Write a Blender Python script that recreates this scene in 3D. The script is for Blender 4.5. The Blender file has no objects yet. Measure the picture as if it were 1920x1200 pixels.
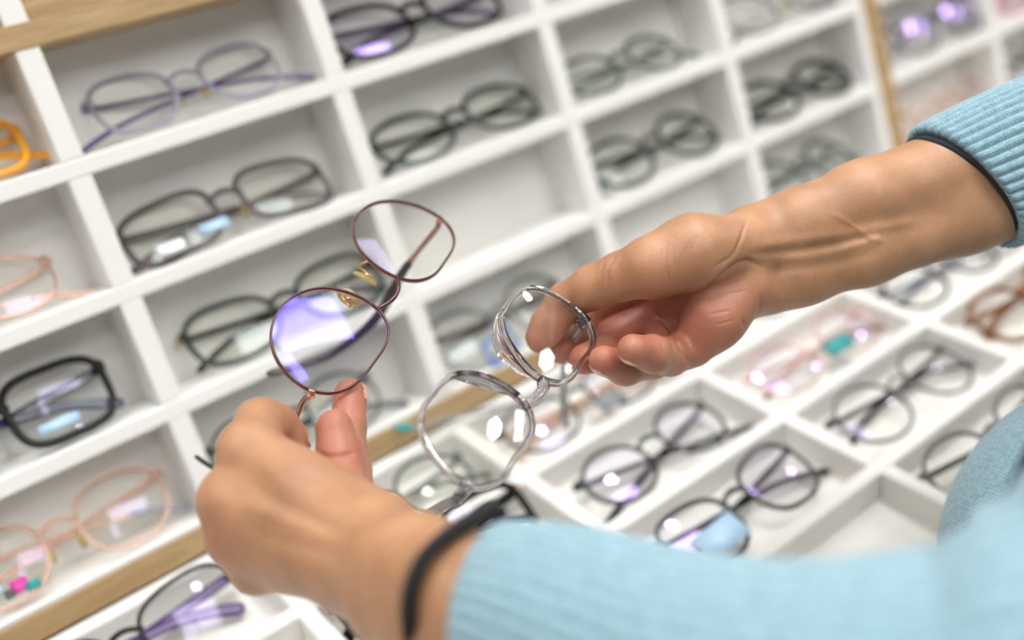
import bpy, math, random
import numpy as np
from mathutils import Matrix, Vector
random.seed(7)
S = 0.001
ZO = 1.30          # height of the lowest edge of the upper shelf above the floor (m)
F = 2034.1884      # focal length in pixels of a 1920 wide frame
# ------------------------------------------------------------------ camera pose
def rot_cam(a, b, c):
    cz, sz, cx, sx, cr, sr = math.cos(a), math.sin(a), math.cos(b), math.sin(b), math.cos(c), math.sin(c)
    Rz = np.array([[cz, -sz, 0], [sz, cz, 0], [0, 0, 1]])
    base = np.array([[1, 0, 0], [0, 0, 1], [0, -1, 0]], float)
    Rx = np.array([[1, 0, 0], [0, cx, -sx], [0, sx, cx]])
    Rr = np.array([[cr, -sr, 0], [sr, cr, 0], [0, 0, 1]])
    return Rz @ Rx @ base @ Rr
CM = rot_cam(-0.5465, -0.2608, 0.3059)      # columns: right, down, forward
CC = np.array([-148.99, -615.48, 12.32])    # mm
def c2w(X):                                  # camera mm -> world m
    W = np.asarray(X, float) @ CM.T + CC
    return W * S + np.array([0, 0, ZO])
def P(u, v, Z): return np.array([(u - 960) / F * Z, (v - 600) / F * Z, Z])
def wm(x, y, z): return np.array([x * S, y * S, z * S + ZO])   # world mm -> m
def rotv(w):
    w = np.array(w, float); t = np.linalg.norm(w) + 1e-12; k = w / t
    K = np.array([[0, -k[2], k[1]], [k[2], 0, -k[0]], [-k[1], k[0], 0]])
    return np.eye(3) + math.sin(t) * K + (1 - math.cos(t)) * K @ K
COL = bpy.context.scene.collection
# ------------------------------------------------------------------ materials
def nt(name):
    m = bpy.data.materials.new(name); m.use_nodes = True
    t = m.node_tree; t.nodes.clear()
    o = t.nodes.new('ShaderNodeOutputMaterial')
    return m, t, o
def principled(name, col, rough=.5, metal=0, trans=0, ior=1.45, sss=0, coat=0, bump=None, alpha=1, spec=None):
    m, t, o = nt(name)
    b = t.nodes.new('ShaderNodeBsdfPrincipled')
    b.inputs['Base Color'].default_value = (*col, 1)
    b.inputs['Roughness'].default_value = rough
    b.inputs['Metallic'].default_value = metal
    b.inputs['Transmission Weight'].default_value = trans
    b.inputs['IOR'].default_value = ior
    b.inputs['Subsurface Weight'].default_value = sss
    b.inputs['Coat Weight'].default_value = coat
    b.inputs['Alpha'].default_value = alpha
    t.links.new(b.outputs[0], o.inputs[0])
    if spec is not None: b.inputs['Specular IOR Level'].default_value = spec
    if bump:
        sc, st = bump
        n = t.nodes.new('ShaderNodeTexNoise'); n.inputs['Scale'].default_value = sc; n.inputs['Detail'].default_value = 4
        tc = t.nodes.new('ShaderNodeTexCoord'); t.links.new(tc.outputs['Object'], n.inputs['Vector'])
        bp = t.nodes.new('ShaderNodeBump'); bp.inputs['Strength'].default_value = st; bp.inputs['Distance'].default_value = .001
        t.links.new(n.outputs['Fac'], bp.inputs['Height']); t.links.new(bp.outputs[0], b.inputs['Normal'])
    return m
M_white = principled('white_laminate', (.82, .815, .785), .42, bump=(300, .05))
M_tray = principled('tray_leatherette', (.80, .78, .74), .5, bump=(900, .15))
def oak():
    m, t, o = nt('oak_veneer')
    b = t.nodes.new('ShaderNodeBsdfPrincipled'); b.inputs['Roughness'].default_value = .5
    tc = t.nodes.new('ShaderNodeTexCoord'); mp = t.nodes.new('ShaderNodeMapping')
    mp.inputs['Scale'].default_value = (6, 90, 90)
    n = t.nodes.new('ShaderNodeTexNoise'); n.inputs['Scale'].default_value = 3.0; n.inputs['Detail'].default_value = 6; n.inputs['Distortion'].default_value = .6
    n2 = t.nodes.new('ShaderNodeTexNoise'); n2.inputs['Scale'].default_value = 14; n2.inputs['Detail'].default_value = 5
    r = t.nodes.new('ShaderNodeValToRGB')
    r.color_ramp.elements[0].position = .3; r.color_ramp.elements[0].color = (.40, .25, .11, 1)
    r.color_ramp.elements[1].position = .7; r.color_ramp.elements[1].color = (.60, .42, .21, 1)
    mx = t.nodes.new('ShaderNodeMixRGB'); mx.blend_type = 'MULTIPLY'; mx.inputs[0].default_value = .35
    t.links.new(tc.outputs['Object'], mp.inputs[0]); t.links.new(mp.outputs[0], n.inputs['Vector']); t.links.new(mp.outputs[0], n2.inputs['Vector'])
    t.links.new(n.outputs['Fac'], r.inputs[0]); t.links.new(r.outputs[0], mx.inputs[1]); t.links.new(n2.outputs['Fac'], mx.inputs[2])
    t.links.new(mx.outputs[0], b.inputs['Base Color']); t.links.new(b.outputs[0], o.inputs[0])
    return m
M_oak = oak()
def lens_mat(name, refl, fac, tint=(.992, .998, .985), grazing=.3):
    m, t, o = nt(name)
    tr = t.nodes.new('ShaderNodeBsdfTransparent'); tr.inputs[0].default_value = (*tint, 1)
    gl = t.nodes.new('ShaderNodeBsdfGlossy'); gl.inputs[0].default_value = (*refl, 1); gl.inputs['Roughness'].default_value = .0
    lw = t.nodes.new('ShaderNodeLayerWeight'); lw.inputs['Blend'].default_value = .5
    pw = t.nodes.new('ShaderNodeMath'); pw.operation = 'POWER'; pw.inputs[1].default_value = 4; t.links.new(lw.outputs['Facing'], pw.inputs[0])
    ma = t.nodes.new('ShaderNodeMath'); ma.operation = 'MULTIPLY_ADD'; ma.inputs[1].default_value = grazing; ma.inputs[2].default_value = fac
    mx = t.nodes.new('ShaderNodeMixShader')
    t.links.new(pw.outputs[0], ma.inputs[0]); t.links.new(ma.outputs[0], mx.inputs[0])
    t.links.new(tr.outputs[0], mx.inputs[1]); t.links.new(gl.outputs[0], mx.inputs[2]); t.links.new(mx.outputs[0], o.inputs[0])
    return m
L_plain = lens_mat('coated_lens', (.75, .65, 1.0), .02)
L_violet = lens_mat('violet_coated_lens', (.62, .42, 1.0), .08)
L_blue = lens_mat('blue_cut_lens', (.24, .18, 1.0), .06, (.985, .99, .97))
L_held = lens_mat('clear_pair_lens', (.95, .86, 1.0), .06, (.992, .998, .98))
L_green = lens_mat('demo_lens', (.86, .95, .9), .02, (.995, .999, .982))
def plastic(name, col, clear=0., rough=.18):
    """acetate: clear = how much light goes straight through"""
    m, t, o = nt(name)
    b = t.nodes.new('ShaderNodeBsdfPrincipled'); b.inputs['Base Color'].default_value = (*col, 1); b.inputs['Roughness'].default_value = rough
    b.inputs['Coat Weight'].default_value = .3
    if clear > 0:
        tr = t.nodes.new('ShaderNodeBsdfTransparent'); tr.inputs[0].default_value = (*[c ** .35 for c in col], 1)
        mx = t.nodes.new('ShaderNodeMixShader'); mx.inputs[0].default_value = clear
        t.links.new(b.outputs[0], mx.inputs[1]); t.links.new(tr.outputs[0], mx.inputs[2]); t.links.new(mx.outputs[0], o.inputs[0])
    else: t.links.new(b.outputs[0], o.inputs[0])
    return m
M_black = principled('black_acetate', (.008, .009, .009), .25, spec=.25)
M_dgreen = plastic('dark_green_acetate', (.03, .045, .038), .1)
M_greyg = plastic('smoky_green_acetate', (.10, .135, .12), .3)
M_smoke = plastic('smoky_grey_acetate', (.14, .125, .13), .25)
M_mauve = plastic('mauve_grey_acetate', (.13, .10, .11), .25)
M_lilac = plastic('lilac_clear_acetate', (.42, .42, .50), .45)
M_purple = plastic('purple_acetate', (.07, .02, .16), .05, .35)
M_orange = plastic('orange_acetate', (.93, .42, .02), .25)
M_peach = plastic('peach_clear_acetate', (.92, .66, .53), .6)
M_pale = plastic('pale_grey_clear_acetate', (.42, .44, .45), .5)
M_tort = plastic('tortoise_acetate', (.22, .07, .012), .15)
M_navy = plastic('navy_acetate', (.015, .03, .09))
M_tan = plastic('tan_wood_temple', (.55, .33, .14))
M_gold = principled('gold_metal', (.83, .56, .27), .2, 1)
M_rose = principled('rose_gold_metal', (.80, .45, .36), .18, 1)
M_pinkm = principled('pink_gold_metal', (.85, .52, .42), .25, 1)
M_wine = principled('wine_brown_metal', (.075, .03, .032), .22, .75, coat=.4)
M_copper = principled('copper_brown_metal', (.36, .17, .12), .25, .8, coat=.3)
M_copperl = principled('bright_copper_metal', (.62, .33, .22), .2, 1)
M_silver = principled('silver_metal', (.7, .7, .72), .2, 1)
M_gun = principled('gunmetal', (.18, .18, .2), .25, 1)
M_paleclear = plastic('pale_clear_acetate', (.5, .48, .49), .65)
M_smokeclear = plastic('smoky_clear_acetate', (.34, .30, .31), .35)
M_tip = plastic('dark_brown_tip', (.018, .011, .012), 0, .45)
M_pad = principled('yellowed_silicone', (.75, .62, .22), .12, 0, .75, 1.43)
M_clear = principled('clear_grey_acetate', (.70, .665, .685), .05, 0, 1.0, 1.42)
M_core = principled('steel_core', (.62, .63, .65), .3, 1)
M_skintag = principled('paper_tag', (.35, .42, .50), .6)
M_blue = principled('blue_card', (.07, .20, .55), .5)
M_ltblue = principled('pale_blue_sticker', (.45, .66, .85), .4)
M_whites = principled('white_sticker', (.9, .93, .95), .35)
M_teal = principled('teal_card', (.03, .33, .33), .5)
M_grey = principled('grey_card', (.25, .26, .27), .5)
M_magenta = principled('magenta_print', (.72, .06, .36), .4)
M_hair = principled('black_elastic', (.012, .012, .014), .8, bump=(2500, .5))
# ------------------------------------------------------------------ mesh helpers
def tag(o, label=None, cat=None, group=None, kind=None):
    if label: o['label'] = label
    if cat: o['category'] = cat
    if group: o['group'] = group
    if kind: o['kind'] = kind
    return o
def link(name, verts, faces, mat, parent=None, smooth=True, xf=None):
    me = bpy.data.meshes.new(name)
    v = np.asarray(verts, float)
    me.from_pydata(v.tolist(), [], [tuple(int(i) for i in f) for f in faces])
    for m in (mat if isinstance(mat, list) else [mat]): me.materials.append(m)
    if smooth: me.polygons.foreach_set('use_smooth', [True] * len(me.polygons))
    me.update()
    o = bpy.data.objects.new(name, me); COL.objects.link(o)
    if parent: o.parent = parent
    return o
def empty(name, M4=None, loc=None):
    o = bpy.data.objects.new(name, None); COL.objects.link(o); o.empty_display_size = .02
    if M4 is not None: o.matrix_world = M4
    elif loc is not None: o.location = loc
    return o
class MB:
    def __init__(s): s.v = []; s.f = []
    def add(s, V, Fc):
        b = len(s.v); s.v.extend(np.asarray(V, float).tolist()); s.f.extend([[b + i for i in f] for f in Fc]); return s
    def box(s, lo, hi, R=None, o=None, bev=.0):
        """box with chamfered edges, mm or m alike"""
        lo = np.array(lo, float); hi = np.array(hi, float)
        b = min(bev, *(list((hi - lo) / 2.01)))
        if b <= 0:
            V = [[x, y, z] for x in (lo[0], hi[0]) for y in (lo[1], hi[1]) for z in (lo[2], hi[2])]
            Fc = [(0, 1, 3, 2), (4, 6, 7, 5), (0, 4, 5, 1), (2, 3, 7, 6), (0, 2, 6, 4), (1, 5, 7, 3)]
            V = np.array(V)
        else:
            c = (lo + hi) / 2; h = (hi - lo) / 2; V = []; idx = {}
            for ax in range(3):
                for sg in (-1, 1):
                    for a in (-1, 1):
                        for d in (-1, 1):
                            p = np.zeros(3); p[ax] = sg * h[ax]; o1, o2 = (ax + 1) % 3, (ax + 2) % 3
                            p[o1] = a * (h[o1] - b); p[o2] = d * (h[o2] - b)
                            sgn = [0, 0, 0]; sgn[ax] = sg; sgn[o1] = a; sgn[o2] = d
                            idx[(ax, tuple(sgn))] = len(V); V.append(c + p)
            Fc = []
            for ax in range(3):
                o1, o2 = (ax + 1) % 3, (ax + 2) % 3
                for sg in (-1, 1):
                    q = []
                    for a, d in ((-1, -1), (1, -1), (1, 1), (-1, 1)):
                        sgn = [0, 0, 0]; sgn[ax] = sg; sgn[o1] = a; sgn[o2] = d; q.append(idx[(ax, tuple(sgn))])
                    Fc.append(q if sg > 0 else q[::-1])
            for ax in range(3):       # edges along ax
                o1, o2 = (ax + 1) % 3, (ax + 2) % 3
                for a in (-1, 1):
                    for d in (-1, 1):
                        q = []
                        for (pl, e) in ((o1, -1), (o1, 1), (o2, 1), (o2, -1)):
                            sgn = [0, 0, 0]; sgn[ax] = e; sgn[o1] = a; sgn[o2] = d; q.append(idx[(pl, tuple(sgn))])
                        Fc.append(q if a * d > 0 else q[::-1])
            for a in (-1, 1):
                for d in (-1, 1):
                    for e in (-1, 1):
                        sg = (a, d, e); q = [idx[(k, sg)] for k in range(3)]
                        Fc.append(q if a * d * e > 0 else q[::-1])
            V = np.array(V)
        if R is not None: V = V @ np.array(R).T
        if o is not None: V = V + np.array(o)
        return s.add(V, Fc)
    def build(s, name, mat, parent=None, smooth=False):
        return link(name, s.v, s.f, mat, parent, smooth)
def sweep(path, nrm, ha, hb, closed=False, k=8, power=2.6):
    """tube along path; nrm = side direction; ha half size along nrm, hb half size across"""
    path = np.asarray(path, float); N = len(path)
    nrm = np.broadcast_to(np.asarray(nrm, float), path.shape)
    ha = np.broadcast_to(np.asarray(ha, float), (N,)); hb = np.broadcast_to(np.asarray(hb, float), (N,))
    if closed: T = np.roll(path, -1, 0) - np.roll(path, 1, 0)
    else: T = np.gradient(path, axis=0)
    T /= np.linalg.norm(T, axis=1)[:, None] + 1e-12
    A = nrm - (nrm * T).sum(1)[:, None] * T; A /= np.linalg.norm(A, axis=1)[:, None] + 1e-12
    B = np.cross(T, A)
    a = np.linspace(0, 2 * np.pi, k, endpoint=False) + np.pi / k
    ca = np.sign(np.cos(a)) * abs(np.cos(a)) ** (2 / power); sa = np.sign(np.sin(a)) * abs(np.sin(a)) ** (2 / power)
    V = path[:, None] + A[:, None] * (ca[None] * ha[:, None])[..., None] + B[:, None] * (sa[None] * hb[:, None])[..., None]
    V = V.reshape(-1, 3); Fc = []
    for i in range(N if closed else N - 1):
        j = (i + 1) % N
        for q in range(k):
            r = (q + 1) % k; Fc.append((i * k + q, i * k + r, j * k + r, j * k + q))
    if not closed:
        Fc.append(tuple(range(k))[::-1]); Fc.append(tuple((N - 1) * k + q for q in range(k)))
    return V, Fc
def spline(pts, n=24):
    pts = np.asarray(pts, float); m = len(pts)
    if m < 3: 
        t = np.linspace(0, 1, n)[:, None]; return pts[0] * (1 - t) + pts[-1] * t
    ext = np.vstack([2 * pts[0] - pts[1], pts, 2 * pts[-1] - pts[-2]])
    out = []
    tt = np.linspace(0, m - 1, n)
    for t in tt:
        i = min(int(t), m - 2); f = t - i
        p0, p1, p2, p3 = ext[i], ext[i + 1], ext[i + 2], ext[i + 3]
        out.append(.5 * ((2 * p1) + (-p0 + p2) * f + (2 * p0 - 5 * p1 + 4 * p2 - p3) * f * f + (-p0 + 3 * p1 - 3 * p2 + p3) * f ** 3))
    return np.array(out)
def ball(c, r, nu=12, nv=8):
    r = np.broadcast_to(np.asarray(r, float), (3,)); V = []; Fc = []
    for i in range(1, nv):
        th = math.pi * i / nv
        for j in range(nu):
            ph = 2 * math.pi * j / nu; V.append([math.sin(th) * math.cos(ph), math.sin(th) * math.sin(ph), math.cos(th)])
    V += [[0, 0, 1], [0, 0, -1]]; t, b = len(V) - 2, len(V) - 1
    for i in range(nv - 2):
        for j in range(nu):
            k = (j + 1) % nu; Fc.append((i * nu + j, (i + 1) * nu + j, (i + 1) * nu + k, i * nu + k))
    for j in range(nu):
        k = (j + 1) % nu; Fc.append((t, j, k)); Fc.append((b, (nv - 2) * nu + k, (nv - 2) * nu + j))
    return np.array(V) * r + np.array(c), Fc
# ------------------------------------------------------------------ eyeglasses
def shape_r(kind, w, h, n=72):
    """closed outline of one lens (+x lens, hinge side +x, y up), centred"""
    a = np.linspace(0, 2 * np.pi, n, endpoint=False); c, s = np.cos(a), np.sin(a)
    def se(p): return np.stack([np.sign(c) * abs(c) ** (2 / p) * w / 2, np.sign(s) * abs(s) ** (2 / p) * h / 2], 1)
    if kind == 'round': X = se(2.1)
    elif kind == 'panto': X = se(2.35); X[:, 0] *= 1 + .10 * X[:, 1] / h; X[:, 1] += .04 * h * (X[:, 0] / w)
    elif kind == 'rect': X = se(3.4); X[:, 0] *= 1 + .08 * X[:, 1] / h
    elif kind == 'cat': X = se(2.6); X[:, 0] *= 1 + .14 * X[:, 1] / h; X[:, 1] += .16 * h * (X[:, 0] / w) * (X[:, 1] > -h * .3) * (X[:, 1] / h + .3)
    elif kind == 'oval': X = se(2.2)
    elif kind == 'poly': X = se(2.9); X[:, 0] *= 1 - .05 * X[:, 1] / h
    return X
def lens_mesh(out, R=150., th=1.2, zoff=0, rings=7):
    """solid thin lens: out = Nx2 outline; the surface bulges towards -z (the front)"""
    N = len(out); c = out.mean(0); V = []; Fc = []
    for side in (0, 1):
        zz = zoff + (th if side else 0)
        for r in range(1, rings + 1):
            q = c + (out - c) * (r / rings)
            d = ((q - c) ** 2).sum(1)
            V.append(np.column_stack([q, zz + d / (2 * R)]))
        V.append(np.array([[c[0], c[1], zz]]))
    V = np.vstack(V); M = rings * N + 1
    for side in (0, 1):
        b = side * M
        for r in range(rings - 1):
            for j in range(N):
                k = (j + 1) % N; f = (b + r * N + j, b + r * N + k, b + (r + 1) * N + k, b + (r + 1) * N + j)
                Fc.append(f if side else f[::-1])
        for j in range(N):
            k = (j + 1) % N; f = (b + M - 1, b + k, b + j); Fc.append(f[::-1] if not side else f)
    a = (rings - 1) * N; V = np.vstack([V, V[a:a + N], V[M + a:M + a + N]])      # own vertices: the cut edge stays sharp
    for j in range(N):
        k = (j + 1) % N; Fc.append((2 * M + j, 2 * M + k, 2 * M + N + k, 2 * M + N + j))
    dd = ((out - c) ** 2).sum(1).mean() / (2 * R)
    V[:, 2] -= dd
    return V, Fc
def wrapz(V, k): V = np.array(V, float); V[:, 2] += k * V[:, 0] ** 2 / 100; return V
def pose(x, y, z, org):
    M4 = Matrix.Identity(4)
    for i in range(3):
        M4[i][0], M4[i][1], M4[i][2], M4[i][3] = x[i], y[i], z[i], org[i]
    return M4
def make_glasses(M4, style, label=None, group=None, sticker=None):
    """local frame in mm scaled to m: x across, y up, z towards the wearer"""
    g = dict(kind='panto', w=50, h=42, dbl=18, rt=2.6, rd=3.2, frame=M_black, temple=M_black, tip=None, lens=L_plain, pads=False, half=False,
             th=4.2, tt=1.6, wrap=.09, metal=False, fold=True, ty=.25, emblem=None, drop=0)
    g.update(style)
    root = empty('eyeglasses', M4)
    tag(root, label, 'eyeglasses', group)
    cx = g['dbl'] / 2 + g['w'] / 2
    def L(name, V, Fc, mat, par=root, wrap=True):
        V = np.array(V, float)
        if wrap: V = wrapz(V, g['wrap'])
        return link(name, V * S, Fc, mat, par)
    out0 = shape_r(g['kind'], g['w'], g['h'])
    rims = MB()
    hy = g['h'] * g['ty']
    for sd in (1, -1):
        o = out0.copy(); o[:, 0] += cx; o[:, 0] *= sd
        if sd < 0: o = o[::-1]
        c = o.mean(0)
        nrm = np.column_stack([o - c, np.zeros(len(o))])
        path = np.column_stack([o, np.zeros(len(o))])
        if g['half']:
            keep = [i for i in range(len(o)) if o[i, 1] > -g['h'] * .1]
            # order along the top arc
            keep.sort(key=lambda i: math.atan2(o[i, 1] - c[1] + g['h'] * .6, (o[i, 0] - c[0])))
            V, Fc = sweep(path[keep], nrm[keep], g['rt'] / 2, g['rd'] / 2)
        else: V, Fc = sweep(path, nrm, g['rt'] / 2, g['rd'] / 2, True)
        rims.add(V, Fc)
        q = c + (o - c) * (1 - g['rt'] * .25 / g['w'] * 2)
        V, Fc = lens_mesh(q, 130, 1.3, -.6)
        L('lens', V, Fc, g['lens'])
    # bridge
    b = g['dbl'] / 2 + .8; by = g['h'] * .16
    pts = spline([(-b - 1.2, by - 1, 0), (-b * .5, by + 2.2, -1), (0, by + 3, -1.4), (b * .5, by + 2.2, -1), (b + 1.2, by - 1, 0)], 16)
    V, Fc = sweep(pts, (0, 1, 0), (g['rt'] * .62 if not g['metal'] else .9), g['rd'] / 2 * .9); rims.add(V, Fc)
    # end pieces
    ex = cx + g['w'] / 2
    for sd in (1, -1):
        pts = spline([(sd * (ex - 2.5), hy + 1, 0), (sd * (ex + 1.5), hy + 1.2, .4), (sd * (ex + 3.2), hy + 1, 3)], 8)
        V, Fc = sweep(pts, (0, 1, 0), g['th'] / 2 + .4, 1.2 if not g['metal'] else .8); rims.add(V, Fc)
    fr = rims.v
    L('frame_front', rims.v, rims.f, g['frame'])
    if g['pads']:
        for sd in (1, -1):
            V, Fc = ball((0, 0, 0), (2.4, 4.6, 1.2)); a = sd * .5
            V = V @ np.array([[math.cos(a), 0, math.sin(a)], [0, 1, 0], [-math.sin(a), 0, math.cos(a)]]).T + np.array([sd * (g['dbl'] / 2 - 1.2), -g['h'] * .12, 5.5])
            pd = L('nose_pad', V, Fc, M_pad, wrap=False)
            pts = spline([(sd * (g['dbl'] / 2 + .3), -g['h'] * .05, .8), (sd * (g['dbl'] / 2 + 1.5), -g['h'] * .10, 4), (sd * (g['dbl'] / 2 - .6), -g['h'] * .12, 5)], 8)
            V, Fc = sweep(pts, (0, 1, 0), .45, .45, k=6); L('pad_arm', V, Fc, M_silver, pd, False)
    # temples
    z0 = 3 + g['wrap'] * ex * ex / 100
    tl = [140, 140]
    for i, sd in enumerate((1, -1)):
        zz = z0 + (1.8 if i == 0 else 4.6); d = g['drop']
        pts = spline([(sd * (ex + 2.6), hy + 1, z0), (sd * (ex - 1), hy + .8, zz), (sd * (ex - 45), hy - 3 - d * .4, zz + .8), (sd * (ex - 92), hy - 7 - d, zz + 1), (sd * (ex - 112), hy - 13 - d, zz + 1), (sd * (ex - 130), hy - 21 - d, zz + 1)], 36)
        ha = np.linspace(g['th'] / 2, g['th'] / 2 * .95, 36); ha[-12:] = np.linspace(g['th'] / 2, g['th'] / 2 * 1.15, 12); ha[-1] *= .6
        n1 = 24 if g['tip'] else 36
        V, Fc = sweep(pts[:n1], (0, 1, 0), ha[:n1], g['tt'] / 2); tm = L('temple', V, Fc, g['temple'], wrap=False)
        if g['tip']:
            V, Fc = sweep(pts[n1 - 1:], (0, 1, 0), np.maximum(ha[n1 - 1:], 1.7), g['tt'] / 2 + .3); L('temple_tip', V, Fc, g['tip'], tm, False)
        if g['emblem']:
            c = pts[0]; V, Fc = ball((c[0], c[1], c[2]), (3.0, 2.6, 2.4)); L('hinge', V, Fc, g['emblem'], tm, False)
    if sticker:
        for (sx, sy, sw, sh, mat, nm) in sticker:
            m = MB().box((sx - sw / 2, sy - sh / 2, -2.6), (sx + sw / 2, sy + sh / 2, -2.2)); L(nm, m.v, m.f, mat, wrap=False)
    return root
def wall_glasses(x, zf, style, label, group='eyeglasses standing in the wall compartments', lean=28, yaw=0, roll=0, y=14, sticker=None, dz=0):
    """stands on a shelf (top of shelf zf, mm), leaning back"""
    st = dict(h=42); st.update(style)
    lean += 13; y -= 11.5; dz += 4
    t = math.radians(lean); a = math.radians(yaw); r = math.radians(roll)
    up = np.array([0, math.sin(t), math.cos(t)]); rear = np.array([0, math.cos(t), -math.sin(t)])
    X = np.array([-1., 0, 0])
    up, X = up * math.cos(r) + X * math.sin(r), X * math.cos(r) - up * math.sin(r)
    Rz = np.array([[math.cos(a), -math.sin(a), 0], [math.sin(a), math.cos(a), 0], [0, 0, 1]])
    X, up, rear = Rz @ X, Rz @ up, Rz @ rear
    hh = st['h'] / 2 + 1.5
    o = wm(x, y, zf) + up * hh * S + np.array([0, 0, dz * S])
    return make_glasses(pose(X, up, rear, o), style, label, group, sticker)
TH = 0.335; TD = np.array([0, -math.cos(TH), -math.sin(TH)]); TN = np.array([0, -math.sin(TH), math.cos(TH)]); TZ = -223.96
def tray_pt(x, d, off=0): return np.array([x, 0, TZ]) + TD * d + TN * off
def tray_glasses(x, d, style, label, group='eyeglasses lying in the tray compartments', rot=0, tilt=12, h=13, sticker=None, flip=False):
    a = math.radians(rot); t = math.radians(tilt)
    ex = np.array([1., 0, 0]); sl = -TD
    X = ex * math.cos(a) + sl * math.sin(a); U = -ex * math.sin(a) + sl * math.cos(a)
    if flip: X, U = -X, -U
    up = U * math.cos(t) + TN * math.sin(t); N = TN * math.cos(t) - U * math.sin(t)
    rear = -N; Xl = np.cross(up, rear)
    p = tray_pt(x, d, -17.5 + h)
    return make_glasses(pose(Xl, up, rear, wm(*p)), style, label, group, sticker)
# ------------------------------------------------------------------ room
def boxobj(name, lo, hi, mat, parent=None, bev=.0):
    return MB().box(lo, hi, bev=bev).build(name, mat, parent)
M_wall = principled('painted_wall', (.78, .77, .74), .8, bump=(120, .05))
M_floor = principled('floor_vinyl', (.32, .28, .24), .5, bump=(30, .05))
M_ceil = principled('ceiling_paint', (.84, .84, .82), .9)
tag(boxobj('floor', (-3.5, -5.0, -.1), (5.5, .2, 0), M_floor), kind='structure')
tag(boxobj('wall_back', (-3.5, .075, 0), (5.5, .2, 2.9), M_wall), kind='structure')
tag(boxobj('ceiling', (-3.5, -5.0, 2.75), (5.5, .2, 2.85), M_ceil), kind='structure')
# ------------------------------------------------------------------ wall display cabinets
W = 165.; T = 13.; SHZ = [143.0, 71.5, 0., -71.5, -143.3]; ST = 10.; DEP = 40.
def mm(o): return (o[0] * S, o[1] * S, o[2] * S + ZO)
def cab(x0, x1, first, label, group=None):
    r = empty('display_cabinet', loc=None); tag(r, label, 'display cabinet')
    def B(name, lo, hi, mat, bev=.8): 
        return MB().box(mm(lo), mm(hi), bev=bev * S).build(name, mat, r)
    B('back_panel', (x0, DEP, -224), (x1, DEP + 16, 153), M_white, 0)
    for k, z in enumerate(SHZ): B('shelf', (x0, 0, z), (x1, DEP, z + ST), M_white)
    B('bottom_board', (x0, 1, -208.6), (x1, DEP, -205), M_white)
    rows = [(z + ST, SHZ[i - 1] if i else 225) for i, z in enumerate(SHZ)] + [(-205, SHZ[-1])]
    x = first
    while x < x1 + 1:
        lo = max(x - T, x0); hi = min(x, x1)
        if hi - lo > 3:
            for (a, b) in rows[1:]: B('divider', (lo, .2, a), (hi, DEP, b), M_white)
        x += W
    B('bottom_rail', (x0, 0, -224), (x1, DEP, -208.6), M_oak, .6)
    return r, B
cabL, B = cab(-495, 658, -330, 'white compartment cabinet with oak rails on the wall left of the oak upright')
B('divider', (-7 + 654, 0.2, -205), (658, DEP, 153), M_white)
B('top_rail', (-495, -.5, 70), (153 - 1, DEP, 83.5), M_oak, .8)
B('top_fascia', (-495, 3, 83.5), (152, DEP + 10, 190), M_oak, .8)
B('oak_upright', (658, -1, -224), (677, DEP + 14, 230), M_oak, .8)
cabR, B = cab(677.5, 1500, 850.5, 'white compartment cabinet right of the oak upright')
# ------------------------------------------------------------------ slanted compartment tray on a counter
tr = empty('display_tray'); tag(tr, 'slanted cream tray of open compartments below the cabinets', 'display tray')
X0, X1, D1 = -630., 1410., 289.6
Rt = np.stack([[1, 0, 0], -TD, TN], 1)
def TB(name, x0, x1, d0, d1, n0, n1, mat, bev=1.2):
    m = MB().box((x0, -d1, n0), (x1, -d0, n1), bev=bev)
    V = np.array(m.v) @ Rt.T + np.array([0, 0, TZ])
    V = V * S + np.array([0, 0, ZO])
    return link(name, V, m.f, mat, tr, False)
TB('tray_floor', X0, X1, 3, D1, -24, -20, M_tray, 0)
TB('rim', X0, X1, 1, 10.5, -24, 0, M_white)
TB('rim', X0, X1, D1, D1 + 10, -24, 0, M_tray)
bx = [-1.07 + 156.37 * k for k in range(-4, 10)]
ad = [77.84 + 72.245 * j for j in range(3)]
for d in ad: TB('long_divider', X0, X1, d - 5, d + 5, -24, -.1, M_tray)
for x in bx: 
    edges = [10.5] + [v for d in ad for v in (d - 5, d + 5)] + [D1]
    for a, b in zip(edges[::2], edges[1::2]): TB('cross_divider', x - 5.5, x + 5.5, a, b, -24, 0, M_tray)
V = []; 
pr = [(-2, TZ - 27), (-(D1 + 9) * math.cos(TH), TZ - (D1 + 9) * math.sin(TH) - 27), (-(D1 + 9) * math.cos(TH), -1200), (-(D1 + 9) * math.cos(TH), -1300), (-2, -1300)]
for x in (X0, X1):
    for (y, z) in pr: V.append(wm(x, y, z))
n = len(pr); Fc = [tuple(range(n))[::-1], tuple(range(n, 2 * n))] + [(i, (i + 1) % n, n + (i + 1) % n, n + i) for i in range(n)]
ct = link('counter', V, Fc, M_oak, None, False); tag(ct, 'oak counter carrying the slanted compartment tray', 'counter')
# ------------------------------------------------------------------ glasses on the wall
Z0, Z1, Z2, Z3 = 10., -61.5, -133.3, -205.
st = lambda **k: k
wall_glasses(-82, Z0, st(kind='rect', frame=M_orange, temple=M_orange, rt=4.2, rd=4, w=50, h=40, th=5, lens=L_green), 'bright orange thick-rimmed eyeglasses at the left edge of the photo', lean=30, y=17)
wall_glasses(75, Z0, st(kind='cat', frame=M_lilac, temple=M_purple, rt=2.6, rd=3, w=46, h=44, dbl=19, pads=True, tip=M_purple, lens=L_plain, th=3.2, drop=6), 'clear lilac eyeglasses with purple temples under the oak top rail', lean=32, y=16, yaw=-3)
wall_glasses(-92, Z1, st(kind='oval', frame=M_pinkm, temple=M_pinkm, metal=True, pads=True, tip=M_peach, rt=1.5, rd=2, w=48, h=40, th=2.4, drop=9), 'pink gold wire eyeglasses in the second row at the left edge', lean=30, y=16)
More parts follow.
